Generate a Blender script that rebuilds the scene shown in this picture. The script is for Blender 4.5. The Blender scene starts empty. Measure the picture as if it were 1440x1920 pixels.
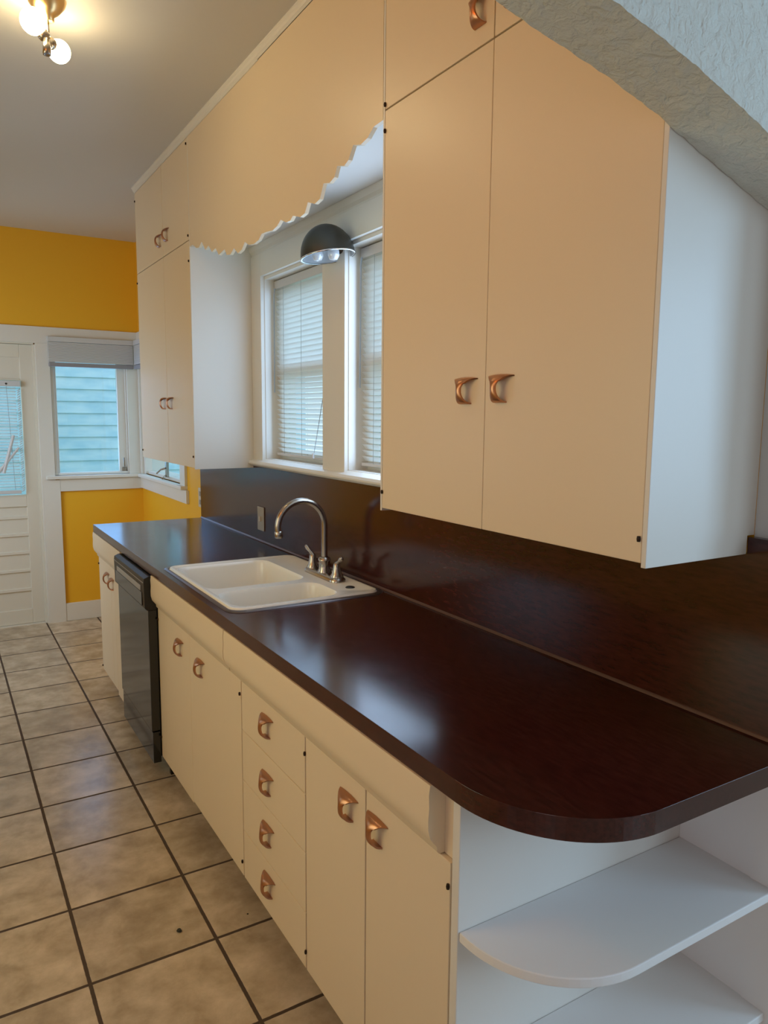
import bpy, bmesh, math, random
from mathutils import Vector, Matrix, noise
random.seed(7)
sc = bpy.context.scene
# ------------------------------------------------------------------ camera
cam = bpy.data.cameras.new('camera'); co = bpy.data.objects.new('camera', cam); sc.collection.objects.link(co)
YAW, PITCH, ROLL = math.radians(31.1726), math.radians(-7.4305), math.radians(0.4974)
fw = Vector((math.sin(YAW)*math.cos(PITCH), math.cos(YAW)*math.cos(PITCH), math.sin(PITCH)))
rt = Vector((math.cos(YAW), -math.sin(YAW), 0)); up = rt.cross(fw)
rt2 = math.cos(ROLL)*rt + math.sin(ROLL)*up; up2 = -math.sin(ROLL)*rt + math.cos(ROLL)*up
M = Matrix((rt2, up2, -fw)).transposed().to_4x4(); M.translation = Vector((-1.3337, 0, 1.5189))
co.matrix_world = M
cam.sensor_fit = 'HORIZONTAL'; cam.sensor_width = 36; cam.lens = 1389.43/1440*36
cam.clip_start = 0.02; cam.clip_end = 100
sc.camera = co
# ------------------------------------------------------------------ view, world, lights
sc.view_settings.view_transform = 'Standard'; sc.view_settings.look = 'None'
sc.view_settings.gamma = 1; sc.view_settings.exposure = 0.0
sc.view_settings.use_curve_mapping = False
w = bpy.data.worlds.new('sky'); sc.world = w; w.use_nodes = True
bg = w.node_tree.nodes['Background']; bg.inputs[0].default_value = (0.56, 0.80, 1.0, 1); bg.inputs[1].default_value = 1.95
WARM = (1.0, 0.79, 0.44)
def area(name, loc, target, sx, sy, power, col, upright=False):
    l = bpy.data.lights.new(name, 'AREA'); l.shape = 'RECTANGLE'; l.size = sx; l.size_y = sy; l.energy = power; l.color = col
    o = bpy.data.objects.new(name, l); sc.collection.objects.link(o); o.location = loc
    o.rotation_euler = (Vector(target)-Vector(loc)).to_track_quat('-Z', 'Y').to_euler()
    if upright: o.rotation_euler = Matrix(((0,0,1),(1,0,0),(0,1,0))).to_euler()   # faces -x, long side vertical
    return o
# daylight entering through the windows of the dining room behind the camera, then an added warm fill
area('dining_window_daylight', (1.15, -2.95, 1.95), (-0.2, 0.8, 0.6), 1.5, 1.5, 17, (0.62, 0.78, 1.0))
area('dining_right_window_daylight', (2.12, -0.9, 1.65), (-0.6, 0.6, 1.2), 1.5, 1.3, 50, (0.44, 0.71, 1.0))
area('dining_warm_fill', (-2.95, -1.2, 1.5), (0, -1.0, 1.3), 1.3, 1.4, 7, (1.0, 0.30, 0.04))  # added to warm the near room, stands for no known lamp
# daylight entering the kitchen through its own window openings
area('corner_window_daylight', (-0.34, 5.80, 1.47), (-0.34, 0, 1.1), 0.46, 0.7, 2.2, (0.27, 0.47, 1.0))
area('sink_window_daylight', (0.032, 2.965, 1.71), (-1.5, 2.965, 1.71), 0.59, 0.75, 2.6, (0.42, 0.66, 1.0), True)
area('sink_window_daylight_near', (0.032, 2.154, 1.71), (-1.5, 2.154, 1.71), 0.59, 0.75, 5.2, (0.50, 0.70, 1.0), True)
# daylight through an unseen kitchen window opposite the counter, then two added warm fills (all out of view)
area('left_window_daylight', (-2.30, 4.55, 1.5), (-0.4, 5.74, 0.9), 1.1, 1.1, 12, (0.66, 0.82, 1.0)).data.spread = math.radians(130)
area('left_warm_fill', (-2.44, 2.0, 1.5), (0, 2.0, 0.9), 1.1, 1.1, 5.9, (1.0, 0.82, 0.12))  # added yellow fill for the cabinet fronts, not window daylight
pl_ = bpy.data.lights.new('kitchen_warm_fill', 'POINT'); pl_.energy = 7; pl_.color = (1.0, 0.30, 0.05); pl_.shadow_soft_size = .12  # added warm fill point, no known fixture there
po_ = bpy.data.objects.new('kitchen_warm_fill', pl_); sc.collection.objects.link(po_); po_.location = (-1.85, 1.35, 2.35)
BULB = 37

# ------------------------------------------------------------------ materials
def mat(name, col=(.8,.8,.8), rough=.5, metal=0, spec=.5, emis=None, estr=0, coat=0):
    m = bpy.data.materials.new(name); m.use_nodes = True
    b = m.node_tree.nodes['Principled BSDF']
    b.inputs['Base Color'].default_value = (*col, 1); b.inputs['Roughness'].default_value = rough
    b.inputs['Metallic'].default_value = metal; b.inputs['Specular IOR Level'].default_value = spec
    b.inputs['Coat Weight'].default_value = coat
    if emis: b.inputs['Emission Color'].default_value = (*emis, 1); b.inputs['Emission Strength'].default_value = estr
    return m
def N(m, t, **kw):
    n = m.node_tree.nodes.new(t)
    for k, v in kw.items():
        if k.startswith('i_'): n.inputs[k[2:].replace('_', ' ')].default_value = v
        else: setattr(n, k, v)
    return n
def Lk(m, a, b): m.node_tree.links.new(a, b)
def objco(m, scale=(1,1,1)):
    g = N(m, 'ShaderNodeNewGeometry'); mp = N(m, 'ShaderNodeMapping'); mp.inputs['Scale'].default_value = scale
    Lk(m, g.outputs['Position'], mp.inputs['Vector']); return mp.outputs[0]
def noisebump(m, scale, strength, dist=.002, detail=4, stretch=(1,1,1), coltint=None):
    b = m.node_tree.nodes['Principled BSDF']
    n = N(m, 'ShaderNodeTexNoise'); n.inputs['Scale'].default_value = scale; n.inputs['Detail'].default_value = detail
    Lk(m, objco(m, stretch), n.inputs['Vector'])
    bp_ = N(m, 'ShaderNodeBump'); bp_.inputs['Strength'].default_value = strength; bp_.inputs['Distance'].default_value = dist
    Lk(m, n.outputs[0], bp_.inputs['Height']); Lk(m, bp_.outputs[0], b.inputs['Normal'])
    if coltint:
        r = N(m, 'ShaderNodeValToRGB'); r.color_ramp.elements[0].color = (*coltint[0], 1); r.color_ramp.elements[1].color = (*coltint[1], 1)
        r.color_ramp.elements[0].position = .35; r.color_ramp.elements[1].position = .65
        Lk(m, n.outputs[0], r.inputs[0]); Lk(m, r.outputs[0], b.inputs['Base Color'])
    return m
paint = noisebump(mat('cream_cabinet_paint', (.81,.665,.465), .36), 60, .12, .001, 3, (1,1,.12))
trimp = noisebump(mat('white_trim_paint', (.76,.73,.66), .42), 40, .10, .001)
daylitp = noisebump(mat('daylit_side_paint', (.78,.75,.68), .36), 60, .12, .001, 3, (1,1,.12))  # same cabinet paint as the fronts, whitened to carry daylight in its colour
doorp = noisebump(mat('cream_door_paint', (.74,.69,.58), .42), 40, .10, .001)
whitep = mat('white_shelf_paint', (.85,.84,.82), .45)
ochre = noisebump(mat('ochre_wall_paint', (.86,.45,.018), .5), 120, .15, .001)
ceilm = noisebump(mat('ceiling_paint', (.66,.63,.58), .6), 25, .2, .002)
greyw = noisebump(mat('pale_wall_paint', (.62,.63,.60), .7), 60, .3, .002)
# textured plaster of the arch
plaster = mat('textured_plaster', (.70,.71,.64), .7)
b = plaster.node_tree.nodes['Principled BSDF']
n1 = N(plaster, 'ShaderNodeTexNoise'); n1.inputs['Scale'].default_value = 46; n1.inputs['Detail'].default_value = 6; n1.inputs['Distortion'].default_value = .9
n2 = N(plaster, 'ShaderNodeTexNoise'); n2.inputs['Scale'].default_value = 190; n2.inputs['Detail'].default_value = 4
Lk(plaster, objco(plaster), n1.inputs['Vector']); Lk(plaster, objco(plaster), n2.inputs['Vector'])
ad = N(plaster, 'ShaderNodeMath', operation='MULTIPLY_ADD'); ad.inputs[1].default_value = .25
Lk(plaster, n2.outputs[0], ad.inputs[0]); Lk(plaster, n1.outputs[0], ad.inputs[2])
bm_ = N(plaster, 'ShaderNodeBump'); bm_.inputs['Strength'].default_value = 1; bm_.inputs['Distance'].default_value = .0075
Lk(plaster, ad.outputs[0], bm_.inputs['Height']); Lk(plaster, bm_.outputs[0], b.inputs['Normal'])
# dark laminate
lam = mat('dark_mahogany_laminate', (.035,.012,.009), .27, spec=.5)
b = lam.node_tree.nodes['Principled BSDF']
n1 = N(lam, 'ShaderNodeTexNoise'); n1.inputs['Scale'].default_value = 42; n1.inputs['Detail'].default_value = 6
Lk(lam, objco(lam, (3,.6,3)), n1.inputs['Vector'])
r = N(lam, 'ShaderNodeValToRGB'); r.color_ramp.elements[0].color = (.034,.007,.005,1); r.color_ramp.elements[1].color = (.062,.013,.009,1)
r.color_ramp.elements[0].position = .35; r.color_ramp.elements[1].position = .68
Lk(lam, n1.outputs[0], r.inputs[0]); Lk(lam, r.outputs[0], b.inputs['Base Color'])
n3 = N(lam, 'ShaderNodeTexNoise'); n3.inputs['Scale'].default_value = 9; n3.inputs['Detail'].default_value = 5
Lk(lam, objco(lam), n3.inputs['Vector'])
mr = N(lam, 'ShaderNodeMapRange'); mr.inputs['From Min'].default_value = .3; mr.inputs['From Max'].default_value = .7; mr.inputs['To Min'].default_value = .15; mr.inputs['To Max'].default_value = .18
Lk(lam, n3.outputs[0], mr.inputs[0]); Lk(lam, mr.outputs[0], b.inputs['Roughness'])
bm_ = N(lam, 'ShaderNodeBump'); bm_.inputs['Strength'].default_value = .04; bm_.inputs['Distance'].default_value = .0008
Lk(lam, n1.outputs[0], bm_.inputs['Height']); Lk(lam, bm_.outputs[0], b.inputs['Normal'])
seam = mat('brown_seam_bead', (.10,.05,.035), .3)
# floor tiles
TX, TY, TS = -1.0637, 4.0319, 0.3477
tile = mat('stone_floor_tile', (.4,.3,.2), .3)
b = tile.node_tree.nodes['Principled BSDF']
g = N(tile, 'ShaderNodeNewGeometry'); sp = N(tile, 'ShaderNodeSeparateXYZ'); Lk(tile, g.outputs['Position'], sp.inputs[0])
def mth(m, op, a, bb=None, c=None):
    n = N(m, 'ShaderNodeMath', operation=op)
    for i, v in enumerate((a, bb, c)):
        if v is None: continue
        if isinstance(v, (int, float)): n.inputs[i].default_value = v
        else: Lk(m, v, n.inputs[i])
    return n.outputs[0]
def edge_dist(out, off):
    u = mth(tile, 'DIVIDE', mth(tile, 'SUBTRACT', out, off), TS)
    f = mth(tile, 'FRACT', u)
    return mth(tile, 'MINIMUM', f, mth(tile, 'SUBTRACT', 1.0, f)), mth(tile, 'FLOOR', u)
dx, fx = edge_dist(sp.outputs[0], TX-3*TS); dy, fy = edge_dist(sp.outputs[1], TY-20*TS)
dist = mth(tile, 'MULTIPLY', mth(tile, 'MINIMUM', dx, dy), TS)
wob = N(tile, 'ShaderNodeTexNoise'); wob.inputs['Scale'].default_value = 60; Lk(tile, g.outputs['Position'], wob.inputs['Vector'])
distw = mth(tile, 'ADD', dist, mth(tile, 'MULTIPLY', mth(tile, 'SUBTRACT', wob.outputs[0], .5), .002))
gm = N(tile, 'ShaderNodeMapRange', interpolation_type='SMOOTHSTEP'); gm.inputs['From Min'].default_value = .0042; gm.inputs['From Max'].default_value = .0062
Lk(tile, distw, gm.inputs[0])
cmb = N(tile, 'ShaderNodeCombineXYZ'); Lk(tile, fx, cmb.inputs[0]); Lk(tile, fy, cmb.inputs[1])
wn = N(tile, 'ShaderNodeTexWhiteNoise', noise_dimensions='2D'); Lk(tile, cmb.outputs[0], wn.inputs['Vector'])
offv = N(tile, 'ShaderNodeVectorMath', operation='MULTIPLY_ADD'); offv.inputs[1].default_value = (7,7,7)
Lk(tile, wn.outputs['Color'], offv.inputs[0]); Lk(tile, g.outputs['Position'], offv.inputs[2])
mn = N(tile, 'ShaderNodeTexNoise'); mn.inputs['Scale'].default_value = 9; mn.inputs['Detail'].default_value = 7; mn.inputs['Roughness'].default_value = .6; mn.inputs['Distortion'].default_value = .15
Lk(tile, offv.outputs[0], mn.inputs['Vector'])
cr = N(tile, 'ShaderNodeValToRGB'); e = cr.color_ramp.elements
e[0].position = .31; e[0].color = (.38,.29,.19,1); e[1].position = .69; e[1].color = (.70,.57,.42,1)
x_ = cr.color_ramp.elements.new(.5); x_.color = (.53,.42,.29,1)
Lk(tile, mn.outputs[0], cr.inputs[0])
vr = N(tile, 'ShaderNodeMapRange'); vr.inputs['To Min'].default_value = .9; vr.inputs['To Max'].default_value = 1.1; Lk(tile, wn.outputs['Value'], vr.inputs[0])
hs = N(tile, 'ShaderNodeHueSaturation'); Lk(tile, vr.outputs[0], hs.inputs['Value']); Lk(tile, cr.outputs[0], hs.inputs['Color'])
mx = N(tile, 'ShaderNodeMix', data_type='RGBA'); mx.inputs[6].default_value = (.075,.048,.030,1)
Lk(tile, gm.outputs[0], mx.inputs[0]); Lk(tile, hs.outputs[0], mx.inputs[7]); Lk(tile, mx.outputs[2], b.inputs['Base Color'])
rr = N(tile, 'ShaderNodeMapRange'); rr.inputs['To Min'].default_value = .8; rr.inputs['To Max'].default_value = .25; Lk(tile, gm.outputs[0], rr.inputs[0]); Lk(tile, rr.outputs[0], b.inputs['Roughness'])
hn = N(tile, 'ShaderNodeTexNoise'); hn.inputs['Scale'].default_value = 22; hn.inputs['Detail'].default_value = 5; Lk(tile, offv.outputs[0], hn.inputs['Vector'])
hh = mth(tile, 'MULTIPLY_ADD', hn.outputs[0], .28, gm.outputs[0])
bb_ = N(tile, 'ShaderNodeBump'); bb_.inputs['Strength'].default_value = .38; bb_.inputs['Distance'].default_value = .004
Lk(tile, hh, bb_.inputs['Height']); Lk(tile, bb_.outputs[0], b.inputs['Normal'])

copper = noisebump(mat('copper_pull', (.52,.265,.155), .33, 1), 80, .1, .001)
nickel = mat('brushed_nickel', (.46,.41,.35), .24, 1)
chrome = mat('polished_chrome', (.75,.75,.75), .12, 1)
pewter = mat('dark_pewter_shade', (.085,.082,.070), .4, .8)
inner = mat('grey_shade_lining', (.55,.58,.60), .35, .3)
brass = mat('brass', (.75,.52,.24), .3, 1)
black = mat('black_gloss_enamel', (.012,.013,.014), .12, spec=.6)
blackm = mat('black_matt_plastic', (.010,.010,.011), .4)
dkhinge = mat('dark_bronze_hinge', (.035,.02,.012), .5, .6)
porcelain = mat('bisque_porcelain', (.90,.84,.72), .18, spec=.5)
darkcap = mat('black_cap', (.02,.02,.02), .4)
platem = mat('almond_plate', (.62,.56,.46), .4)
slatm = bpy.data.materials.new('white_blind_slats'); slatm.use_nodes = True
nt = slatm.node_tree; nt.nodes.clear()
o_ = nt.nodes.new('ShaderNodeOutputMaterial'); d_ = nt.nodes.new('ShaderNodeBsdfDiffuse'); t_ = nt.nodes.new('ShaderNodeBsdfTranslucent'); m_ = nt.nodes.new('ShaderNodeMixShader')
d_.inputs[0].default_value = (.90,.90,.90,1); t_.inputs[0].default_value = (.94,.95,.96,1); m_.inputs[0].default_value = .66
nt.links.new(d_.outputs[0], m_.inputs[1]); nt.links.new(t_.outputs[0], m_.inputs[2]); nt.links.new(m_.outputs[0], o_.inputs[0])
cordm = mat('grey_cord', (.35,.37,.40), .6)
railm = mat('white_blind_rail', (.62,.62,.62), .4)
glass = bpy.data.materials.new('window_glass'); glass.use_nodes = True
nt = glass.node_tree; nt.nodes.clear()
o_ = nt.nodes.new('ShaderNodeOutputMaterial'); d_ = nt.nodes.new('ShaderNodeBsdfTransparent'); t_ = nt.nodes.new('ShaderNodeBsdfGlossy'); m_ = nt.nodes.new('ShaderNodeMixShader')
d_.inputs[0].default_value = (.93,.97,.98,1); t_.inputs['Roughness'].default_value = .02; m_.inputs[0].default_value = .06
nt.links.new(d_.outputs[0], m_.inputs[1]); nt.links.new(t_.outputs[0], m_.inputs[2]); nt.links.new(m_.outputs[0], o_.inputs[0])
bulbm = mat('glowing_bulb', (1,1,1), .3, emis=WARM, estr=BULB)
crumbm = mat('dry_leaf', (.03,.028,.02), .8)
sidm = noisebump(mat('pale_blue_siding', (.62,.80,.86), .6), 5, .2, .004, 5, (1,1,3), ((.48,.74,.90),(.66,.86,.98)))
brickm = mat('pink_brick', (.66,.54,.55), .8)
grassm = noisebump(mat('lawn_grass', (.20,.42,.12), .9), 60, .5, .01, 4, (1,1,1), ((.14,.32,.08),(.30,.52,.16)))

# ------------------------------------------------------------------ helpers
ORG = {}
def box(bm, x0, x1, y0, y1, z0, z1):
    vs = [bm.verts.new((x, y, z)) for x in (x0, x1) for y in (y0, y1) for z in (z0, z1)]
    for f in ((0,1,3,2),(4,6,7,5),(0,4,5,1),(2,3,7,6),(0,2,6,4),(1,5,7,3)): bm.faces.new([vs[i] for i in f])
    return bm
def B(*a):
    bm = bmesh.new()
    if a: box(bm, *a)
    return bm
def prism(bm, pts, axis, a, c):
    """pts: 2D loop; axis 'y' -> (x,z); 'x' -> (y,z); 'z' -> (x,y)"""
    def P(p, t): return {'y': (p[0], t, p[1]), 'x': (t, p[0], p[1]), 'z': (p[0], p[1], t)}[axis]
    v0 = [bm.verts.new(P(p, a)) for p in pts]; v1 = [bm.verts.new(P(p, c)) for p in pts]
    n = len(pts)
    for i in range(n): bm.faces.new((v0[i], v0[(i+1) % n], v1[(i+1) % n], v1[i]))
    bm.faces.new(v0[::-1]); bm.faces.new(v1)
    return bm
def tube(bm, pts, r, seg=12, caps=True):
    pts = [Vector(p) for p in pts]; rs = r if isinstance(r, (list, tuple)) else [r]*len(pts)
    rings = []; ref = None
    for i, p in enumerate(pts):
        t = (pts[min(i+1, len(pts)-1)]-pts[max(i-1, 0)]).normalized()
        if ref is None: ref = t.orthogonal().normalized()
        ref = (ref - t*ref.dot(t)).normalized(); bt = t.cross(ref)
        rings.append([bm.verts.new(p + rs[i]*(math.cos(a)*ref+math.sin(a)*bt)) for a in [2*math.pi*k/seg for k in range(seg)]])
    for a, c in zip(rings, rings[1:]):
        for k in range(seg): bm.faces.new((a[k], a[(k+1) % seg], c[(k+1) % seg], c[k]))
    if caps: bm.faces.new(rings[0][::-1]); bm.faces.new(rings[-1])
    return bm
def lathe(bm, prof, base, axis=(0,0,1), seg=24):
    """prof list of (radius, height along axis)"""
    ax = Vector(axis).normalized(); u = ax.orthogonal().normalized(); v = ax.cross(u); base = Vector(base); rings = []
    for r, h in prof:
        if r < 1e-6: rings.append([bm.verts.new(base+ax*h)])
        else: rings.append([bm.verts.new(base+ax*h+r*(math.cos(a)*u+math.sin(a)*v)) for a in [2*math.pi*k/seg for k in range(seg)]])
    for a, c in zip(rings, rings[1:]):
        for k in range(seg):
            k2 = (k+1) % seg
            if len(a) == 1 and len(c) == 1: continue
            if len(a) == 1: bm.faces.new((a[0], c[k2], c[k]))
            elif len(c) == 1: bm.faces.new((a[k], a[k2], c[0]))
            else: bm.faces.new((a[k], a[k2], c[k2], c[k]))
    return bm
def rrect(x0, x1, y0, y1, r, n=6):
    P = []
    for cx, cy, a0 in ((x1-r, y1-r, 0), (x0+r, y1-r, 90), (x0+r, y0+r, 180), (x1-r, y0+r, 270)):
        for k in range(n+1):
            a = math.radians(a0+90*k/n); P.append((cx+r*math.cos(a), cy+r*math.sin(a)))
    return P
def loops(bm, ls, capend=False, capstart=False):
    """ls: list of loops of 3D points (same count)"""
    R = [[bm.verts.new(p) for p in l] for l in ls]; n = len(R[0])
    for a, c in zip(R, R[1:]):
        for k in range(n): bm.faces.new((a[k], a[(k+1) % n], c[(k+1) % n], c[k]))
    if capend: bm.faces.new(R[-1])
    if capstart: bm.faces.new(R[0][::-1])
    return R
def plate_with_holes(outer, holes, z0, z1):
    bm = bmesh.new(); es = []
    for lp in [outer]+holes:
        vs = [bm.verts.new((p[0], p[1], z1)) for p in lp]
        es += [bm.edges.new((vs[i], vs[(i+1) % len(vs)])) for i in range(len(vs))]
    bmesh.ops.triangle_fill(bm, use_beauty=True, edges=es)
    if z0 != z1:
        r = bmesh.ops.extrude_face_region(bm, geom=list(bm.faces))
        vv = [g for g in r['geom'] if isinstance(g, bmesh.types.BMVert)]
        bmesh.ops.translate(bm, verts=vv, vec=(0, 0, z0-z1))
    return bm
def obj(name, bm, m, parent=None, bevel=0, smooth=False, bseg=2):
    bmesh.ops.recalc_face_normals(bm, faces=list(bm.faces))
    if parent is not None:
        root = parent
        while root.parent: root = root.parent
        o0 = ORG.get(root.name, Vector((0,0,0)))
        bmesh.ops.translate(bm, verts=list(bm.verts), vec=-o0)
    me = bpy.data.meshes.new(name); bm.to_mesh(me); bm.free()
    if smooth:
        for p in me.polygons: p.use_smooth = True
    if m: me.materials.append(m)
    o = bpy.data.objects.new(name, me); sc.collection.objects.link(o)
    if parent is not None: o.parent = parent
    if bevel:
        md = o.modifiers.new('bevel', 'BEVEL'); md.width = bevel; md.segments = bseg; md.limit_method = 'ANGLE'; md.angle_limit = math.radians(40)
    return o
def smooth_auto(o, ang=35):
    for p in o.data.polygons: p.use_smooth = True
    bm = bmesh.new(); bm.from_mesh(o.data)
    for ed in bm.edges:
        if len(ed.link_faces) == 2 and ed.calc_face_angle(0) > math.radians(ang): ed.smooth = False
    bm.to_mesh(o.data); bm.free(); return o
def thing(name, label, cat, loc, group=None, kind=None):
    o = bpy.data.objects.new(name, None); sc.collection.objects.link(o); o.location = loc; o.empty_display_size = .05
    ORG[o.name] = Vector(loc)
    if label: o['label'] = label
    if cat: o['category'] = cat
    if group: o['group'] = group
    if kind: o['kind'] = kind
    return o
def tag(o, label, cat, group=None):
    o['label'] = label; o['category'] = cat
    if group: o['group'] = group
    return o
def struct(name, bm, m, label=None, **k):
    o = obj(name, bm, m, **k); o['kind'] = 'structure'
    if label: o['label'] = label
    return o
def wall_cells(bm, axis, t0, t1, u0, u1, z0, z1, holes):
    """axis 'x': wall slab between x=t0,t1 running along y; 'y' the other way"""
    us = sorted({u0, u1}|{h[0] for h in holes}|{h[1] for h in holes}); zs = sorted({z0, z1}|{h[2] for h in holes}|{h[3] for h in holes})
    for a, c in zip(us, us[1:]):
        for d, e2 in zip(zs, zs[1:]):
            mu, mz = (a+c)/2, (d+e2)/2
            if any(h[0] < mu < h[1] and h[2] < mz < h[3] for h in holes): continue
            if axis == 'x': box(bm, t0, t1, a, c, d, e2)
            else: box(bm, a, c, t0, t1, d, e2)
    bmesh.ops.remove_doubles(bm, verts=list(bm.verts), dist=1e-5)
    dele = [f for f in bm.faces if any(f is not g and set(f.verts) == set(g.verts) for g in f.verts[0].link_faces)]
    bmesh.ops.delete(bm, geom=dele, context='FACES')
    return bm

YF, ZC, XU, XL = 5.746, 2.753, -0.306, -0.600
# ================================================================== SETTING
struct('floor', B(-3.2, 2.3, -3.2, 5.95, -.12, 0), tile, 'beige brown stone look square floor tiles with dark grout')
struct('ceiling', B(-2.62, .15, .833, 5.95, ZC, ZC+.1), ceilm, 'plain off white kitchen ceiling')
bm = wall_cells(B(), 'x', 0, .15, .833, 5.9, 0, ZC, [(2.65,3.279,1.31,2.142), (1.84,2.467,1.31,2.142), (4.68,5.69,1.07,2.045)])
struct('wall_right', bm, ochre, 'kitchen side wall painted ochre yellow at its far end')
bm = wall_cells(B(), 'y', YF, 5.9, -2.62, 0, 0, ZC, [(-1.56,-.70,0,1.995), (-.61,-.085,1.07,2.045)])
struct('wall_far', bm, ochre, 'ochre yellow end wall of the kitchen')
struct('wall_left', wall_cells(B(), 'x', -2.62, -2.5, .833, YF, 0, ZC, [(3.65,4.75,.95,2.05),(1.45,2.55,.95,2.05)]), ochre, 'kitchen wall opposite the counter')
# arch wall
struct('wall_near_end', B(0, .15, .72, .8328, 0, ZC), greyw)
def archz(x):
    P = [(-.90,2.092),(-.78,2.080),(-.673,2.064),(-.597,2.048),(-.494,2.027),(-.378,1.999),(-.304,1.976),(-.174,1.933),(-.032,1.888),(0,1.877)]
    xm = x if x > -1.05 else -2.1-x
    if xm < -.90: return 2.099-.30*(xm+1.05)**2
    for a, c in zip(P, P[1:]):
        if xm <= c[0]: return a[1]+(c[1]-a[1])*(xm-a[0])/(c[0]-a[0])
    return P[-1][1]
bm = bmesh.new()
Y0, Y1 = .72, .832; xs = [-2.1+2.1*i/300 for i in range(301)]
def rough(x, y, k): return .0026*noise.noise(Vector((x*38, y*38, k)))+.0014*noise.noise(Vector((x*110, y*110, k)))
ny = 14; ys = [Y0+(Y1-Y0)*j/ny for j in range(ny+1)]
grid = [[bm.verts.new((x, y, archz(x)+rough(x, y, 0))) for y in ys] for x in xs]
for i in range(300):
    for j in range(ny): bm.faces.new((grid[i][j], grid[i+1][j], grid[i+1][j+1], grid[i][j+1]))
nz = 22
def face_grid(jcol, yy, s):
    prev = [grid[i][jcol] for i in range(301)]
    for k in range(1, nz+1):
        t = (k/nz)**1.6
        cur = []
        for i, x in enumerate(xs):
            z = archz(x)*(1-t)+ZC*t
            cur.append(bm.verts.new((x, yy + s*.8*abs(rough(x, z, 3)) if k < nz else yy, z)))
        for i in range(300): bm.faces.new((prev[i], prev[i+1], cur[i+1], cur[i]))
        prev = cur
    return prev
a = face_grid(0, Y0, -1); c = face_grid(ny, Y1, 1)
for i in range(300): bm.faces.new((a[i], a[i+1], c[i+1], c[i]))
box(bm, -3.2, -2.1, Y0, Y1, 0, ZC)
o = struct('wall_near', bm, plaster, 'rough textured grey plaster arch between the rooms'); smooth_auto(o, 70)
# dining room shell behind the camera
struct('wall_near_side', B(.15, 2.3, Y0, Y1, 0, ZC), greyw)
struct('wall_dining_right', B(2.2, 2.3, -3.2, .72, 0, ZC), greyw)
struct('wall_dining_left', wall_cells(B(), 'x', -3.2, -3.1, -3.1, Y0, 0, ZC, [(-1.85,-.55,.8,2.2)]), greyw)
struct('wall_dining_back', wall_cells(B(), 'y', -3.2, -3.1, -3.1, 2.2, 0, ZC, [(.4,1.9,1.1,2.6)]), greyw)
struct('ceiling_dining', B(-3.2, 2.3, -3.2, .833, ZC, ZC+.1), ceilm)
# trims
bm = B(); prism(bm, [(-.306,2.728),(-.3075,2.728),(-.314,2.734),(-.3165,2.742),(-.322,2.748),(-.322,ZC),(-.306,ZC)], 'y', .835, 4.40)
struct('trim_1', bm, trimp, 'narrow crown moulding over the upper cabinets')
struct('trim_2', B(-.3085,-.3062,2.56,4.40,2.7235,2.7275), trimp)
struct('baseboard_far', B(-.583,-.02,YF-.018,YF,0,.132), trimp, 'low white baseboard on the end wall', bevel=.003)
struct('trim_3', B(-.286,-.001,1.722,3.397,2.285,2.303), whitep, 'pale soffit panel over the sink window')
bm = B(); prism(bm, [(0,2.2845),(0,2.243),(-.014,2.243),(-.016,2.252),(-.024,2.262),(-.030,2.2845)], 'y', 1.722, 3.397)
struct('trim_4', bm, trimp, 'small moulding where soffit meets window wall')

# ================================================================== WINDOWS
def sink_window(name, ya, yb, first):
    w_ = thing(name, None, None, (0, (ya+yb)/2, 1.31), kind='structure')
    j = .062
    bm = B(); box(bm, -.001, .151, ya, ya+.003, 1.3105, 2.128); box(bm, -.001, .151, yb-.003, yb, 1.3105, 2.128); box(bm, -.001, .151, ya, yb, 2.128, 2.142); box(bm, -.001, .151, ya, yb, 1.3095, 1.3125)
    obj('jamb', bm, trimp, w_)
    s = B(); x0, x1 = .085, .115
    def sash(z0, z1, x0, x1):
        sw = .042
        box(s, x0, x1, ya+.002, ya+sw, z0, z1); box(s, x0, x1, yb-sw, yb-.002, z0, z1); box(s, x0, x1, ya+sw, yb-sw, z0, z0+sw); box(s, x0, x1, ya+sw, yb-sw, z1-sw, z1)
    sash(1.312, 1.75, .082, .104); sash(1.71, 2.127, .105, .127)
    obj('sash', s, trimp, w_)
    g_ = B(); box(g_, .092, .094, ya+.04, yb-.04, 1.35, 1.71); box(g_, .115, .117, ya+.04, yb-.04, 1.75, 2.09)
    obj('pane', g_, glass, w_)
    return w_
sink_window('window_1', 2.65, 3.279, True)
sink_window('window_2', 1.84, 2.467, False)
# shared casing round the sink windows
bm = B()
box(bm, -.020, 0, 3.279, 3.396, 1.297, 2.243); box(bm, -.018, 0, 2.467, 2.65, 1.297, 2.142); box(bm, -.020, 0, 1.722, 1.84, 1.297, 2.243)
box(bm, -.020, 0, 1.84, 3.279, 2.142, 2.243)
struct('trim_5', bm, trimp, 'flat white casing round the pair of sink windows', bevel=.0015)
bm = B(); prism(bm, [(0,1.272),(-.024,1.272),(-.036,1.276),(-.044,1.284),(-.044,1.290),(-.038,1.299),(-.0012,1.3112),(-.0012,1.29),(-.0002,1.29)], 'y', 1.722, 3.396)
struct('trim_6', bm, trimp, 'rounded white window stool above the dark backsplash')
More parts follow.
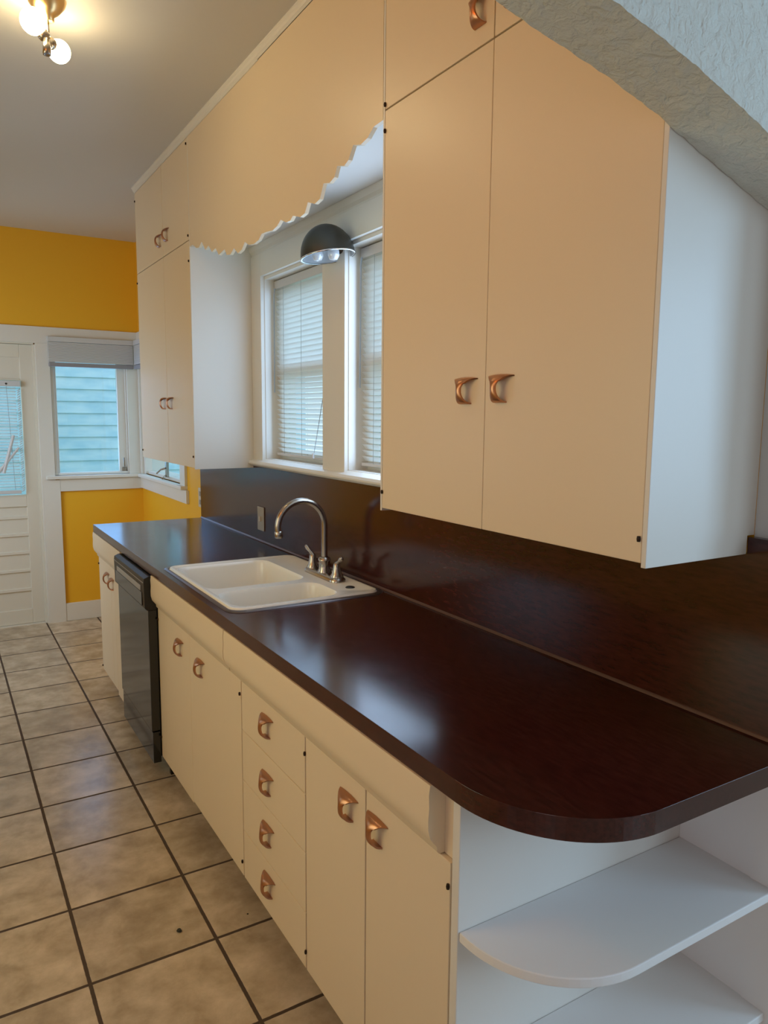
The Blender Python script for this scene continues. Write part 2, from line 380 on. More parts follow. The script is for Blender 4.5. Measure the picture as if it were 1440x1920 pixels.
# far window (left pane of the corner window)
w3 = thing('window_3', None, None, (-.35, YF, 1.07), kind='structure')
bm = B(); y0, y1 = YF+.02, YF+.075
box(bm, -.609,-.590,y0-.015,y1,1.071,2.044); box(bm,-.105,-.086,y0-.015,y1,1.071,2.044); box(bm,-.590,-.105,y0-.015,y1,1.071,1.088); box(bm,-.590,-.105,y0-.015,y1,2.02,2.044)
box(bm, -.590,-.572,y0+.01,y1-.01,1.088,2.02); box(bm,-.158,-.105,y0+.01,y1-.01,1.088,2.02)
obj('sash', bm, trimp, w3, bevel=.002)
obj('pane', B(-.572,-.158,YF+.045,YF+.047,1.088,2.02), glass, w3)
bm = B(); tube(bm, [(-.128,YF+.025,1.10),(-.128,YF+.0,1.13),(-.132,YF-.008,1.19)], .006, 8); box(bm,-.142,-.114,YF+.012,YF+.029,1.089,1.118)
obj('crank_handle', bm, nickel, w3)
# right pane of corner window
w4 = thing('window_4', None, None, (0, 5.18, 1.07), kind='structure')
bm = B(); box(bm,-.0005,.151,5.65,5.6895,1.0705,2.044); box(bm,-.0005,.151,4.6805,4.72,1.0705,2.044); box(bm,.004,.09,4.72,5.65,2.0,2.044); box(bm,.02,.151,4.72,5.65,1.0705,1.092)
obj('sash', bm, trimp, w4, bevel=.002)
obj('pane', B(.05,.052,4.72,5.65,1.092,2.0), glass, w4)
bm = B(); box(bm,.000,.018,5.065,5.095,1.088,1.19); tube(bm, [(.0,5.08,1.15),(-.028,5.10,1.14),(-.040,5.16,1.11)], .006, 8); tube(bm, [(.0,5.08,1.10),(-.02,5.07,1.085),(-.03,5.05,1.082)], .006, 8)
obj('crank_handle', bm, nickel, w4)
# casings on far wall and corner
bm = B()
box(bm, -1.66,-.0,YF-.018,YF,1.995,2.108)          # head over door
box(bm, -.703,-.612,YF-.018,YF,0,1.995)             # between door and window, down to the floor
box(bm, -.095,-.0,YF-.016,YF,1.07,1.995)
struct('trim_7', bm, trimp, 'white casing boards round door and corner window', bevel=.002)
bm = B(); box(bm,-.690,-.583,YF-.022,YF-.0185,0,1.040)
struct('trim_8', bm, trimp)
bm = B(); box(bm,-.583,0,YF-.020,YF,.957,1.045)
box(bm,-.020,0,4.545,YF-.02,.962,1.045)
struct('trim_9', bm, trimp, 'white apron board under the corner window', bevel=.002)
bm = B(); box(bm,-.672,.0,YF-.045,YF+.01,1.046,1.070); box(bm,-.045,.02,4.575,YF-.045,1.046,1.070)
struct('trim_10', bm, trimp, 'white corner window sill', bevel=.004)
bm = B(); box(bm,-.018,0,4.575,4.68,1.07,2.108); box(bm,-.018,0,4.68,YF-.019,2.045,2.108); box(bm,-.018,0,5.69,YF-.018,1.07,2.045)
struct('trim_11', bm, trimp, None, bevel=.002)

# ------------------------------------------------------------------ door
d1 = thing('door_1', 'cream panelled back door with a blind over its glass', None, (-1.13, YF+.03, 0), kind='structure')
bm = B(); ya, yb = YF+.035, YF+.078
def db(x0, x1, z0, z1, y=ya): box(bm, x0, x1, y, yb, z0, z1)
db(-.800,-.712,.006,1.985); db(-1.545,-1.455,.006,1.985)
db(-1.455,-.800,1.895,1.985); db(-1.455,-.800,1.735,1.750); db(-1.455,-.800,.855,.94); db(-1.455,-.800,.006,.11)
obj('door_frame', bm, doorp, d1, bevel=.003)
bm = B(); db(-1.455,-.800,1.750,1.895,ya+.012); db(-1.455,-.800,.11,.855,ya+.014)
zs = [.11,.245,.262,.385,.400,.515,.532,.645,.662,.770,.786,.855]
for k in range(1, 11, 2): prism(bm, [(ya+.014,zs[k]-.004),(ya+.002,zs[k]),(ya+.002,zs[k+1]),(ya+.014,zs[k+1]+.004)], 'x', -1.455, -.800)
obj('door_panel', bm, doorp, d1)
bm = B(); box(bm,-1.455,-.800,ya+.02,ya+.024,.94,1.735); obj('pane', bm, glass, d1)
bm = B(); box(bm,-.7115,-.7002,YF-.003,YF+.09,0,1.985); box(bm,-1.56,-.7115,YF-.003,YF+.09,1.986,1.9955); box(bm,-1.5595,-1.546,YF-.003,YF+.09,0,1.985); box(bm,-.722,-.7115,YF+.018,YF+.033,0,1.985)
obj('jamb', bm, doorp, d1)
bm = B(-1.55,-.712,YF+.0,YF+.12,0,.005); obj('threshold', bm, doorp, d1)

# ------------------------------------------------------------------ blinds
def slats_mesh(bm, axis, c, u0, u1, z0, z1, n, tilt, w=.0125, sgn=1):
    """axis 'x': blind plane x=c, slats along y"""
    for k in range(n):
        z = z0+(z1-z0)*(k+.5)/n; pr = []
        for s in (-1, -.33, .33, 1):
            d = s*w*math.cos(tilt)*sgn; h = s*w*math.sin(tilt)+.0018*(1-s*s); pr.append((c+d, z+h))
        for a, e3 in zip(pr, pr[1:]):
            P = [(a[0], a[1], u0), (e3[0], e3[1], u0), (e3[0], e3[1], u1), (a[0], a[1], u1)]
            vs = [bm.verts.new((p[0], p[2], p[1]) if axis == 'x' else (p[2], p[0], p[1])) for p in P]
            bm.faces.new(vs)
    return bm
def sink_blind(ya, yb, label):
    r_ = thing('window_blind', label, 'window blind', (.062, (ya+yb)/2, 1.32), 'blinds in the two sink windows')
    y0, y1 = ya+.006, yb-.006
    obj('headrail', B(.045,.075,y0,y1,2.088,2.124), railm, r_, bevel=.002)
    b_ = obj('slats', slats_mesh(bmesh.new(), 'x', .060, y0+.003, y1-.003, 1.345, 2.082, 33, math.radians(-48), .0130, 1), slatm, r_)
    obj('bottom_rail', B(.050,.072,y0+.003,y1-.003,1.328,1.341), railm, r_, bevel=.003)
    bm = bmesh.new()
    for yy in (y0+.10, (y0+y1)/2+.02, y1-.10):
        for xx in (.046, .074): tube(bm, [(xx,yy,1.34),(xx,yy,2.09)], .0008, 5)
    obj('ladder_cord', bm, cordm, r_)
    obj('tilt_wand', tube(bmesh.new(), [(.040,y1-.018,2.09),(.036,y1-.018,2.06),(.036,y1-.014,1.62)], .0035, 8), mat('clear_grey_wand', (.42,.50,.60), .3), r_)
    obj('pull_cord', tube(bmesh.new(), [(.040,y0+.05,2.09),(.036,y0+.055,1.80),(.034,y0+.09,1.60),(.030,y0+.17,1.36)], .0015, 6), cordm, r_)
    obj('cord_tassel', lathe(bmesh.new(), [(.0,.0),(.004,.002),(.006,-.018),(.0,-.022)], (.030,y0+.18,1.355), (0,0,1), 10), railm, r_)
sink_blind(2.65, 3.279, 'white slatted blind in the sink window beside the far daylight-tinted cabinet side')
sink_blind(1.84, 2.467, 'white slatted blind in the sink window partly hidden by the large upper cabinet')
# raised blinds in the corner
r_ = thing('window_blind', 'raised white blind bunched over the far wall corner window', 'window blind', (-.33, YF-.03, 1.83))
obj('headrail', B(-.625,-.050,YF-.055,YF-.020,2.008,2.043), railm, r_, bevel=.002)
bm = bmesh.new()
for k in range(15): box(bm, -.622,-.052,YF-.052,YF-.026,1.870+k*.0091,1.8778+k*.0091)
obj('slats', bm, railm, r_)
obj('bottom_rail', B(-.622,-.052,YF-.054,YF-.024,1.838,1.866), mat('grey_rail', (.30,.29,.31), .4), r_, bevel=.003)
r_ = thing('window_blind', 'raised white blind on the side wall window, mostly behind the cabinet', 'window blind', (-.03, 5.2, 1.83))
obj('headrail', B(-.055,-.020,4.70,5.672,2.008,2.043), railm, r_, bevel=.002)
bm = bmesh.new()
for k in range(15): box(bm, -.052,-.026,4.702,5.670,1.870+k*.0091,1.8778+k*.0091)
obj('slats', bm, railm, r_)
obj('bottom_rail', B(-.054,-.024,4.702,5.670,1.838,1.866), mat('grey_rail', (.30,.29,.31), .4), r_, bevel=.003)
# door blind
r_ = thing('window_blind', 'lowered white blind covering the glass of the back door', 'window blind', (-1.13, YF+.012, .94))
obj('headrail', B(-1.45,-.806,YF-.002,YF+.030,1.694,1.732), railm, r_, bevel=.002)
obj('slats', slats_mesh(bmesh.new(), 'y', YF+.014, -1.445, -.835, .985, 1.69, 34, math.radians(-28), .0125), slatm, r_)
obj('bottom_rail', B(-1.445,-.832,YF+.002,YF+.024,.952,.976), railm, r_, bevel=.003)
bm = bmesh.new()
for k in range(46):
    z = .968+k*.0155; tube(bm, [(-.826,YF+.012,z),(-.818+.004*math.sin(k*1.7),YF+.002,z+.006),(-.810,YF+.012,z+.012)], .0032, 6)
obj('slat_ends', bm, railm, r_)
obj('tilt_wand', tube(bmesh.new(), [(-.865,YF-.006,1.36),(-.94,YF-.012,1.10)], [.010,.013], 8), railm, r_)
obj('tilt_wand', tube(bmesh.new(), [(-.835,YF-.006,1.275),(-.975,YF-.014,1.10)], [.008,.011], 8), railm, r_)
obj('cord', tube(bmesh.new(), [(-.893,YF-.002,1.70),(-.88,YF-.004,1.30),(-.87,YF-.002,.98)], .0015, 6), cordm, r_)
obj('bracket_screw', lathe(bmesh.new(), [(0,0),(.007,0),(.006,.004),(0,.005)], (-.893,YF-.002,1.712), (0,-1,0), 10), darkcap, r_)

# ================================================================== HANDLES
def pull_mesh():
    bm = bmesh.new(); NT, NW = 18, 8; top, bot = [], []
    for i in range(NT+1):
        t = i/NT; ang = math.pi*t
        z = .030*math.cos(ang) - .002; d = .027*math.sin(ang)**.8 if 0 < t < 1 else 0
        if t < .42: w_ = .0085 + (.041-.0085)*((.42-t)/.42)**1.35
        elif t < .58: w_ = .0078
        else: w_ = .0078 + (.019-.0078)*((t-.58)/.42)**1.1
        for L_, off in ((top, 0), (bot, .0026)):
            row = []
            for j in range(NW+1):
                s = -1+2*j/NW
                dd = max(0, d - off) - .003*s*s*math.sin(ang)
                zz = z*(1-off/.03) + (.003*s*s if t < .3 else 0)*-1
                row.append(bm.verts.new((-max(dd,0)-(.0012 if off == 0 else 0), s*w_*(1-.0*off), zz)))
            L_.append(row)
    for L_ in (top, bot):
        for i in range(NT):
            for j in range(NW): bm.faces.new((L_[i][j], L_[i][j+1], L_[i+1][j+1], L_[i+1][j]))
    for i in range(NT):
        for j in (0, NW): bm.faces.new((top[i][j], top[i+1][j], bot[i+1][j], bot[i][j]))
    for i in (0, NT):
        for j in range(NW): bm.faces.new((top[i][j], top[i][j+1], bot[i][j+1], bot[i][j]))
    bmesh.ops.recalc_face_normals(bm, faces=list(bm.faces))
    me = bpy.data.meshes.new('handle'); bm.to_mesh(me); bm.free(); me.materials.append(copper)
    for p in me.polygons: p.use_smooth = True
    return me
PULL = pull_mesh()
def pull(parent, x, y, z, flip=False, s=1.0):
    root = parent
    while root.parent: root = root.parent
    o = bpy.data.objects.new('handle', PULL); sc.collection.objects.link(o); o.parent = parent
    o.location = Vector((x, y, z))-ORG[root.name]; o.scale = (s, s, s)
    o['label'] = 'copper bow shaped pull'
    md = o.modifiers.new('edge', 'EDGE_SPLIT'); md.split_angle = math.radians(50)
    return o
hm = lathe(bmesh.new(), [(0,-.0052),(.0028,-.0048),(.0036,0),(.0028,.0048),(0,.0052)], (0,0,0), (0,0,1), 10)
HINGE = bpy.data.meshes.new('hinge'); hm.to_mesh(HINGE); hm.free(); HINGE.materials.append(dkhinge)
def hinge(parent, x, y, z):
    root = parent
    while root.parent: root = root.parent
    o = bpy.data.objects.new('hinge', HINGE); sc.collection.objects.link(o); o.parent = parent
    o.location = Vector((x-.0025, y, z))-ORG[root.name]; o['label'] = 'dark hinge knuckle'

# ================================================================== UPPER CABINETS
c1 = thing('upper_cabinet', 'large cream upper cabinet nearest the camera, daylight-tinted side facing us', 'cabinet', (-.15, 1.276, 1.268))
bm = B(-.288, -.0215, .8435, 1.7105, 1.268, 2.727); box(bm, -.0215, -.0005, .8435, 1.7105, 1.298, 2.727)
obj('cabinet_body', bm, paint, c1)
for ya, yb in ((.8330, .8433), (1.7107, 1.7185)):
    bm = bmesh.new(); prism(bm, [(XU-.0005,1.2625),(-.0215,1.2625),(-.0215,1.298),(-.0005,1.298),(-.0005,2.727),(XU-.0005,2.727)], 'y', ya, yb)
    obj('side_panel', bm, daylitp, c1, bevel=.001)
for (ya, yb, za, zb, hy, hz, hg) in ((1.2808,1.7098,1.270,2.284,1.346,1.577,[(1.707,2.235),(1.707,1.314)]), (.8442,1.2792,1.270,2.284,1.226,1.579,[(.849,1.312),(.849,2.22)]),
                             (1.2815,1.7098,2.288,2.725,1.325,2.357,[(1.707,2.298)]), (.8442,1.2785,2.288,2.725,1.225,2.357,[])):
    d = obj('door', B(XU, -.2885, ya, yb, za, zb), paint, c1, bevel=.0015)
    pull(d, XU, hy, hz)
    for (y, z) in hg: hinge(c1, XU, y, z)
c2 = thing('upper_cabinet', 'tall cream upper cabinet at the far end beside the corner window', 'cabinet', (-.15, 3.9, 1.266))
bm = B(-.288, -.0005, 3.4045, 4.400, 1.266, 2.727)
obj('side_panel', B(XU, -.0005, 3.3975, 3.4043, 1.262, 2.727), daylitp, c2, bevel=.001)
obj('cabinet_body', bm, paint, c2)
for (ya, yb, za, zb, hy, hz, hg) in ((3.842,4.398,1.268,2.288,3.895,1.572,[(4.39,1.31),(4.39,2.24)]), (3.406,3.838,1.268,2.288,3.765,1.572,[(3.412,1.32),(3.412,2.20)]),
                             (3.842,4.398,2.292,2.724,3.895,2.378,[(4.39,2.68)]), (3.406,3.838,2.292,2.724,3.765,2.383,[(3.412,2.31),(3.412,2.70)])):
    d = obj('door', B(XU, -.2885, ya, yb, za, zb), paint, c2, bevel=.0015)
    pull(d, XU, hy, hz)
    for (y, z) in hg: hinge(c2, XU, y, z)
# scalloped valance board between the upper cabinets
VP = [(3.395,2.259),(3.354,2.260),(3.301,2.236),(3.262,2.232),(3.225,2.250),(3.180,2.207),(3.133,2.216),(3.092,2.183),(3.045,2.190),(3.007,2.156),(2.936,2.166),(2.912,2.140),(2.872,2.134),(2.828,2.150),(2.787,2.124),(2.745,2.130),(2.712,2.152),(2.672,2.134),
      (2.62,2.128),(2.575,2.133),(2.548,2.148),(2.50,2.146),(2.45,2.140),(2.41,2.146),(2.378,2.160),(2.335,2.143),(2.300,2.141),(2.280,2.152),(2.225,2.136),(2.190,2.140),(2.168,2.168),(2.12,2.152),(2.085,2.158),(2.060,2.196),(2.020,2.188),(1.99,2.196),(1.973,2.222),(1.930,2.211),(1.905,2.220),(1.879,2.251),(1.835,2.240),(1.800,2.246),(1.769,2.264),(1.7205,2.266)]
bm = B(); prism(bm, [(3.3965,2.726)]+VP+[(1.7205,2.726)], 'x', XU, -.294)
tag(obj('valance_board', bm, paint), 'cream valance board with scalloped lower edge spanning above the sink window', 'valance')

# ================================================================== BASE CABINETS
RAIL = [(-.582,.8735),(-.624,.8735),(-.6265,.855),(-.6255,.83),(-.627,.808),(-.6265,.79),(-.622,.772),(-.613,.760),(-.607,.753),(-.6065,.744),(-.602,.7385),(-.582,.7385)]
def rail(ya, yb, label):
    bm = B(); prism(bm, RAIL, 'y', ya, yb)
    o = obj('apron_moulding', bm, paint); smooth_auto(o, 50)
    tag(o, label, 'moulding')
rail(1.008, 2.0985, 'cream curved apron moulding above the drawers and the nearest two cupboard doors')
rail(2.1035, 2.978, 'cream curved apron moulding in front of the sink, ending at the dishwasher')
rail(3.562, 4.245, 'short cream apron moulding above the narrow cupboard beyond the dishwasher')
def carcass(root, ya, yb, z0=.10, z1=.872):
    bm = B(); t = .014
    box(bm, -.581, -.024, ya, ya+t, z0, z1); box(bm, -.581, -.024, yb-t, yb, z0, z1); box(bm, -.581, -.024, ya+t, yb-t, z0, z0+t); box(bm, -.036, -.024, ya+t, yb-t, z0+t, z1)
    box(bm, -.5815, -.567, ya+t, yb-t, z0+t, z1)
    obj('cabinet_body', bm, paint, root)
    obj('toe_kick', B(-.53, -.51, ya, yb, 0, z0), mat('dark_toe_kick', (.10,.07,.045), .7), root)
def cupboard(label, ya, yb, doors, hinges=()):
    r_ = thing('base_cabinet', label, 'cabinet', (-.3, (ya+yb)/2, 0)); carcass(r_, ya, yb)
    for (a, c, za, zb, hy, hz, nm) in doors:
        d = obj(nm, B(XL, -.582, a, c, za, zb), paint, r_, bevel=.0015)
        if hy: pull(d, XL, hy, hz)
    for (y, z) in hinges: hinge(r_, XL, y, z)
    return r_
cupboard('cream two door cupboard nearest the camera, next to the open shelves', .974, 1.576,
         [(1.2795,1.5745,.112,.737,1.349,.668,'door'), (.976,1.2745,.112,.737,1.226,.672,'door')], [(1.575,.694),(1.575,.162),(.979,.692)])
cupboard('cream base cabinet with a stack of four drawers', 1.578, 2.022,
         [(1.580,2.020,.587,.737,1.818,.674,'drawer'),(1.580,2.020,.430,.585,1.820,.507,'drawer'),(1.580,2.020,.267,.428,1.820,.355,'drawer'),(1.580,2.020,.112,.265,1.816,.204,'drawer')])
cupboard('cream two door cupboard under the sink, beside the dishwasher', 2.024, 2.980,
         [(2.5425,2.978,.104,.737,2.660,.662,'door'),(2.026,2.5405,.112,.737,2.412,.658,'door')], [(2.030,.694),(2.030,.158),(2.974,.69),(2.974,.19)])
cupboard('narrow cream cupboard at the far end beyond the dishwasher', 3.562, 4.240,
         [(3.932,4.238,.100,.737,3.995,.664,'door'),(3.838,3.930,.100,.737,3.878,.655,'door'),(3.564,3.836,.080,.737,None,None,'filler_panel')], [(4.232,.70),(4.232,.12)])
# open end shelf
def shelf_outline(x0, y0, y1, r, n=18):
    P = [(-.0005, y0), (-.0005, y1), (x0, y1)]
    for k in range(n+1):
        a = math.pi + (math.pi/2)*k/n
        P.append((x0+r+r*math.cos(a), y0+r+r*math.sin(a)))
    return P
s1 = thing('open_shelf_unit', 'white open corner shelves with rounded front at the near counter end', 'shelf unit', (-.3, .85, 0))
obj('side_panel', B(-.600, -.0005, .951, .972, 0, .8735), daylitp, s1, bevel=.002)
for z in (.602, .343):
    bm = B(); prism(bm, shelf_outline(-.597, .736, .9505, .208), 'z', z, z+.018); obj('shelf', bm, whitep, s1, bevel=.002)
bm = B(); prism(bm, shelf_outline(-.56, .76, .9505, .18), 'z', .0, .09); obj('plinth', bm, whitep, s1)
bm = B(); box(bm, -.006, -.0002, .7215, .786, .0, .602); box(bm, -.006, -.0002, .7215, .786, .620, .8735)
obj('back_trim', bm, whitep, s1)
obj('back_panel', B(-.0035, -.0002, .786, .9505, .09, .8735), whitep, s1)
obj('stile', B(-.590, -.582, .9725, 1.0075, .7385, .8735), paint, s1)

# ================================================================== COUNTER, BACKSPLASH
P = [(-.001, .703), (-.001, 4.251), (-.6205, 4.251)]
import math as _m
R = .225
for k in range(25):
    a = _m.pi+(_m.pi/2)*k/24; P.append((-.6205+R+R*_m.cos(a), .703+R*1.05+R*1.05*_m.sin(a)))
hole = rrect(-.568, -.062, 2.150, 2.880, .04)
ct = obj('countertop', plate_with_holes(P, [hole], .8745, .914), lam, bevel=.0025)
tag(ct, 'long dark mahogany laminate countertop with a rounded near end', 'countertop')
bs = B(); prism(bs, [(.7215,.9145),(4.245,.9145),(4.245,1.2615),(3.3965,1.2615),(3.3965,1.2718),(1.7195,1.2718),(1.7195,1.2615),(.8325,1.2615),(.8325,1.295),(.7215,1.295)], 'x', -.020, -.0005)
o = obj('backsplash', bs, lam); tag(o, 'dark mahogany laminate backsplash panel running behind the counter', 'backsplash')
bm = B(); prism(bm, [(-.020,.9145),(-.0248,.9145),(-.0218,.9195),(-.020,.9215)], 'y', .7215, 4.245)
obj('seam_bead', bm, seam, o)

# ================================================================== SINK
sk = thing('kitchen_sink', 'cream double bowl drop-in sink set in the dark counter', 'sink', (-.31, 2.52, .915))
X0, X1, YA, YB = -.582, -.048, 2.135, 2.895
bm = bmesh.new()
def L3(pts, z): return [(p[0], p[1], z) for p in pts]
o1 = rrect(X0, X1, YA, YB, .045, 8); o2 = rrect(X0+.004, X1-.004, YA+.004, YB-.004, .042, 8); o3 = rrect(X0+.014, X1-.014, YA+.014, YB-.014, .034, 8); o4 = rrect(X0+.020, X1-.020, YA+.020, YB-.020, .030, 8)
Rr = loops(bm, [L3(o1, .9165), L3(o2, .9225), L3(o3, .9235), L3(o4, .9195)])
last = Rr[-1]
b1 = rrect(X0+.022, -.185, YA+.030, 2.385, .055, 8); b2 = rrect(X0+.022, -.185, 2.435, YB-.035, .055, 8)
es = [bm.edges.get((last[i], last[(i+1) % len(last)])) for i in range(len(last))]; rims = []
for lp in (b1, b2):
    vs = [bm.verts.new((p[0], p[1], .9195)) for p in lp]; rims.append(vs)
    es += [bm.edges.new((vs[i], vs[(i+1) % len(vs)])) for i in range(len(vs))]
bmesh.ops.triangle_fill(bm, use_beauty=True, edges=es)
for vs, lp in zip(rims, (b1, b2)):
    cx = sum(p[0] for p in lp)/len(lp); cy = sum(p[1] for p in lp)/len(lp); prev = vs
    for s, z in ((.985, .915), (.965, .905), (.94, .83), (.92, .772), (.87, .756), (.60, .751), (.1, .748)):
        cur = [bm.verts.new((cx+(p[0]-cx)*s, cy+(p[1]-cy)*s, z)) for p in lp]
        for k in range(len(lp)): bm.faces.new((prev[k], prev[(k+1) % len(lp)], cur[(k+1) % len(lp)], cur[k]))
        prev = cur
    bm.faces.new(prev)
o = obj('sink_bowls', bm, porcelain, sk); smooth_auto(o, 45)
bm = bmesh.new(); loops(bm, [L3(rrect(-.598,-.034,2.112,2.918,.055,8), .9146), L3(rrect(-.595,-.037,2.115,2.915,.054,8), .9175), L3(rrect(-.584,-.046,2.133,2.897,.046,8), .918), L3(rrect(-.583,-.047,2.134,2.896,.045,8), .9150)])
o = obj('metal_rim', bm, mat('dull_metal_rim', (.16,.13,.12), .3, .8), sk); smooth_auto(o, 40)
for cy in (2.275, 2.648): obj('drain', lathe(bmesh.new(), [(0,.002),(.02,.002),(.022,.0),(.04,.004),(.042,.0)], (-.37, cy, .751), (0,0,1), 24), chrome, sk, smooth=True)
obj('hole_cap', lathe(bmesh.new(), [(0,.004),(.012,.004),(.016,.002),(.017,0)], (-.118, 2.235, .9195), (0,0,1), 20), darkcap, sk, smooth=True)
# ------------------------------------------------------------------ faucet
FX, FY, FZ = -.113, 2.445, .9196
fa = thing('faucet', 'brushed nickel gooseneck faucet with two lever handles on the sink deck', 'faucet', (FX, FY, FZ))
bm = bmesh.new(); loops(bm, [L3(rrect(FX-.031,FX+.031,FY-.132,FY+.132,.030,8), FZ), L3(rrect(FX-.031,FX+.031,FY-.132,FY+.132,.030,8), FZ+.008), L3(rrect(FX-.024,FX+.024,FY-.124,FY+.124,.023,8), FZ+.016)], capend=True, capstart=True)
o = obj('base_plate', bm, nickel, fa); smooth_auto(o, 50)
bm = bmesh.new(); lathe(bm, [(.026,.014),(.026,.020),(.021,.030),(.021,.058),(.024,.062),(.022,.070),(.015,.074)], (FX, FY, FZ), (0,0,1), 24)
RB = .093; pts = [(FX, FY, FZ+.07), (FX, FY, FZ+.13), (FX, FY, FZ+.195)]
for k in range(1, 17):
    a = math.radians(180*k/16*.985); pts.append((FX-RB+RB*math.cos(a), FY, FZ+.195+RB*math.sin(a)))
pts.append((FX-2*RB+.003, FY, FZ+.170))
tube(bm, pts, .0115, 16)
lathe(bm, [(.0125,0),(.0150,.004),(.0150,.022),(.0125,.026)], (FX-2*RB+.003, FY, FZ+.158), (0,0,1), 18)
o = obj('spout', bm, nickel, fa); smooth_auto(o, 50)
for s in (1, -1):
    cy = FY+s*.100; bm = bmesh.new()
    lathe(bm, [(.024,.015),(.024,.020),(.018,.030),(.014,.050),(.012,.064),(.007,.070),(0,.072)], (FX, cy, FZ), (0,0,1), 20)
    a = Vector((FX, cy, FZ+.064)); dr = Vector((-.10, s*.85, .50)).normalized()
    tube(bm, [a, a+dr*.012, a+dr*.020, a+dr*.030, a+dr*.045, a+dr*.055, a+dr*.060], [.007,.008,.0055,.007,.0085,.0075,.003], 12)
    o = obj('lever_handle', bm, nickel, fa); smooth_auto(o, 50)

# ================================================================== DISHWASHER
dw = thing('dishwasher', 'black built-in dishwasher protruding between the cream cupboards', 'dishwasher', (-.35, 3.265, 0))
DA, DB = 2.984, 3.556
bm = B(); box(bm, -.600, -.03, DA+.003, DB-.003, .10, .868); obj('tub_body', bm, blackm, dw)
bm = B(); prism(bm, [(-.601,.868),(-.632,.868),(-.650,.860),(-.652,.845),(-.650,.738),(-.640,.728),(-.601,.728)], 'y', DA, DB)
o = obj('control_panel', bm, blackm, dw, bevel=.002)
bm = B(-.6535, -.6505, DA+.035, DB-.035, .745, .800); obj('panel_face', bm, black, dw, bevel=.001)
obj('handle_slot', B(-.6545, -.6505, DA+.05, DB-.07, .803, .826), mat('silver_strip', (.45,.47,.5), .3, .7), dw, bevel=.001)
obj('top_strip', B(-.6535, -.6500, DA+.004, DB-.004, .842, .8455), mat('grey_strip', (.4,.4,.42), .3, .8), dw)
bm = B(-.637, -.601, DA+.002, DB-.002, .215, .727); obj('door', bm, black, dw, bevel=.002)
bm = B(-.633, -.601, DA+.004, DB-.004, .075, .209); obj('kick_panel', bm, black, dw, bevel=.002)
for fx_ in (-.56, -.12):
    for fy_ in (DA+.02, DB-.04): obj('foot', B(fx_, fx_+.02, fy_, fy_+.02, 0, .10), blackm, dw)

# ================================================================== PLATES
pl = thing('switch_plate', 'almond switch plate on the dark backsplash behind the faucet', 'switch plate', (-.021, 3.31, 1.02))
obj('plate', B(-.0255, -.0203, 3.262, 3.340, .968, 1.082), mat('bronze_plate', (.42,.36,.27), .35, .4), pl, bevel=.002)
obj('switch', B(-.033, -.0255, 3.296, 3.306, 1.012, 1.036), platem, pl, bevel=.001)
pl = thing('outlet', 'pale outlet plate on the yellow wall where the backsplash ends', 'outlet', (-.0005, 4.30, 1.02))
obj('plate', B(-.0065, -.0005, 4.266, 4.338, .968, 1.083), platem, pl, bevel=.002)
sockm = mat('dark_sockets', (.3,.27,.22), .5)
for z in (.985, 1.035): obj('socket', B(-.008, -.0066, 4.288, 4.316, z, z+.028), sockm, pl)

# ================================================================== WALL LAMP OVER SINK
wl = thing('wall_lamp', 'dark metal dome lamp hanging on the post between sink windows', 'lamp', (-.10, 2.46, 2.09))
C_ = Vector((-.088, 2.462, 2.083)); axis = Vector((-.13, .10, 1)).normalized(); r0 = .098
prof = [(r0*math.cos(a), 1.12*r0*math.sin(a)) for a in [math.radians(90*k/12) for k in range(13)]]
bm = bmesh.new(); lathe(bm, prof[:-1]+[(0, prof[-1][1])], C_, axis, 36); lathe(bm, [(r0+.0012,-.004),(r0+.0012,.002)], C_, axis, 36)
o = obj('lamp_shade', bm, pewter, wl, smooth=True)
bm = bmesh.new(); lathe(bm, [((r0-.004)*math.cos(a), 1.1*(r0-.004)*math.sin(a)) for a in [math.radians(88*k/12) for k in range(13)]], C_, axis, 36)
obj('shade_lining', bm, inner, wl, smooth=True)
bm = bmesh.new(); lathe(bm, [(r0-.004,-.003),(r0+.002,-.004),(r0+.002,.001),(r0-.004,.001),(r0-.004,-.003)], C_, axis, 36)
obj('rim', bm, chrome, wl, smooth=True)
for (dx_, dy_) in ((-.030,.022),(.012,-.020)):
    p = C_+Vector((dx_, dy_, .012)); bm = bmesh.new(); lathe(bm, [(0,-.030),(.014,-.026),(.021,-.012),(.020,.004),(.012,.022),(.011,.045)], p, (0,0,1), 18)
    obj('bulb', bm, mat('clear_bulb', (.75,.78,.80), .1, .2), wl, smooth=True)
bm = bmesh.new(); tube(bm, [(-.0185, 2.50, 2.135), (-.035, 2.495, 2.15), (-.06, 2.475, 2.165)], .007, 10); lathe(bm, [(.03,0),(.03,.005),(.02,.012),(0,.012)], (-.0182, 2.50, 2.135), (-1,0,0), 24)
obj('mounting_arm', bm, pewter, wl, smooth=True)

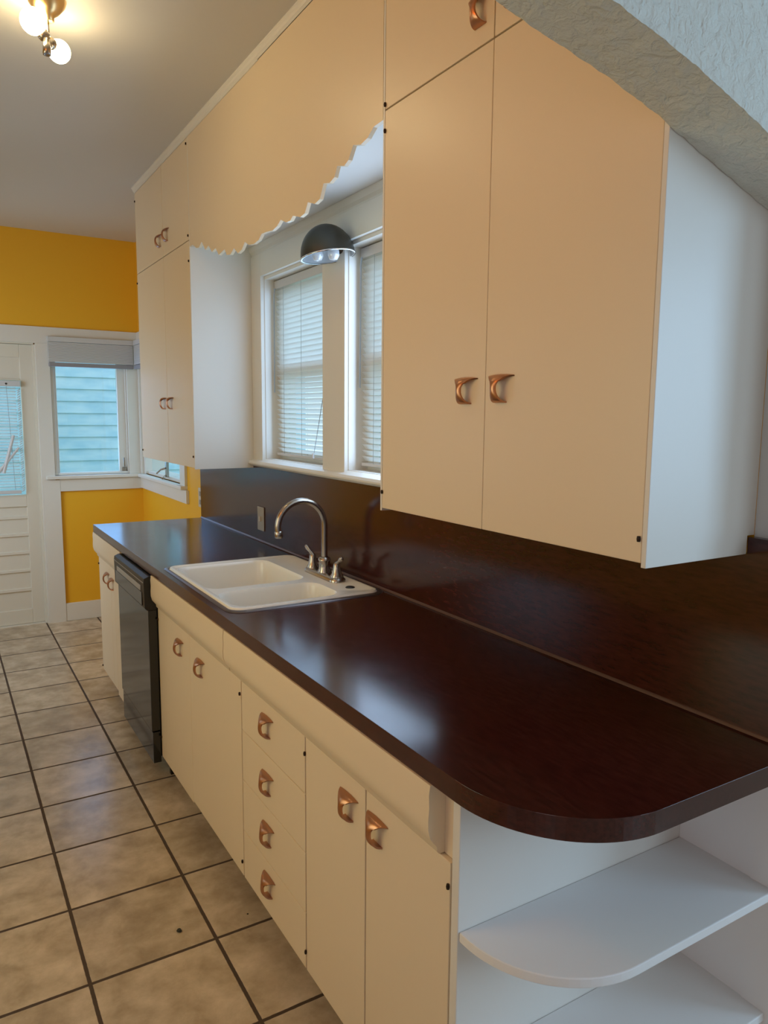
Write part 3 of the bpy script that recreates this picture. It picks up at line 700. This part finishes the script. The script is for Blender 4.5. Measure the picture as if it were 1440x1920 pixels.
# ================================================================== CEILING LIGHT
LX, LY = -.966, 2.60
cl = thing('ceiling_light', 'brass ceiling light with two glowing bulbs on short sockets', 'ceiling light', (LX, LY, ZC))
bm = bmesh.new(); lathe(bm, [(.056,0),(.052,-.012),(.034,-.034),(.019,-.046),(.019,-.058),(.0,-.059)], (LX, LY, ZC-.0003), (0,0,1), 28)
obj('canopy', bm, brass, cl, smooth=True)
bm = bmesh.new(); tube(bm, [(LX, LY, 2.715), (LX, LY, 2.625)], .0045, 10); lathe(bm, [(0,-.014),(.011,-.010),(.013,0),(.011,.012),(0,.016)], (LX, LY, 2.630), (0,0,1), 16)
obj('stem', bm, nickel, cl, smooth=True)
J = Vector((LX, LY, 2.636))
def bulb(cx, r_b):
    cx = Vector(cx); d = (cx-J).normalized()
    bm = bmesh.new(); lathe(bm, [(0,.004),(.013,.006),(.017,.012),(.018,.034),(0,.034)], J, d, 18)
    s_ = obj('socket', bm, nickel, cl, smooth=True)
    bm = bmesh.new(); bmesh.ops.create_uvsphere(bm, u_segments=24, v_segments=16, radius=r_b); bmesh.ops.translate(bm, verts=list(bm.verts), vec=cx)
    b_ = obj('bulb', bm, bulbm, cl, smooth=True)
bulb((-1.008, 2.585, 2.676), .037); bulb((-.926, 2.672, 2.645), .034)
bm = bmesh.new(); lathe(bm, [(0,0),(.011,0),(.012,.045),(.008,.046),(.008,.010),(0,.010)], (LX-.006, LY-.012, 2.635), (-.05,-.1,-1), 16)
obj('empty_socket', bm, nickel, cl, smooth=True)

# ================================================================== FLOOR CRUMBS
def crumb(x, y, s, label):
    bm = bmesh.new(); bmesh.ops.create_icosphere(bm, subdivisions=2, radius=s)
    for v in bm.verts: v.co *= 1+.5*noise.noise(v.co*180); v.co.z *= .4
    bmesh.ops.translate(bm, verts=list(bm.verts), vec=(x, y, s*.35)); tag(obj('leaf_crumb', bm, crumbm), label, 'debris')
crumb(-.80, 2.03, .008, 'small dark crumb lying on a floor tile near the grout line')
crumb(-.600, 2.0, .003, 'tiny dark speck on the floor tile close to the drawers')

# ================================================================== OUTSIDE
def clap(bm, axis, t, u0, u1, z0, z1, h, dirn):
    z = z0
    while z < z1:
        if axis == 'y': prism(bm, [(t,z),(t-.016*dirn,z),(t-.003*dirn,z+h),(t,z+h)], 'x', u0, u1)
        else: prism(bm, [(t,z),(t-.016*dirn,z),(t-.003*dirn,z+h),(t,z+h)], 'y', u0, u1)
        z += h
h1 = thing('neighbour_house', 'pale blue clapboard house wall filling the view through the corner window', 'house', (0, 7.9, -.5))
bm = bmesh.new(); clap(bm, 'y', 7.55, -5, 2.2, -.5, 4.2, .112, 1); obj('siding', bm, sidm, h1)
obj('wall', B(-5, 2.2, 7.5505, 7.75, -.5, 4.2), sidm, h1)
h2 = thing('neighbour_house', 'pinkish brick house beyond the sink windows', 'house', (7, 3, -.5))
obj('wall', B(6.5, 6.8, -3, 6.0, -.5, 2.05), brickm, h2)
obj('roof', B(6.2, 8.0, -3.3, 6.3, 2.05, 2.25), mat('grey_shingles', (.35,.33,.34), .9), h2)
bm = B(); box(bm, .16, 12, -6, 14, -.6, -.5); box(bm, -6, .16, 6.0, 14, -.6, -.5)
g_ = struct('ground', bm, grassm, 'lawn outside the windows')
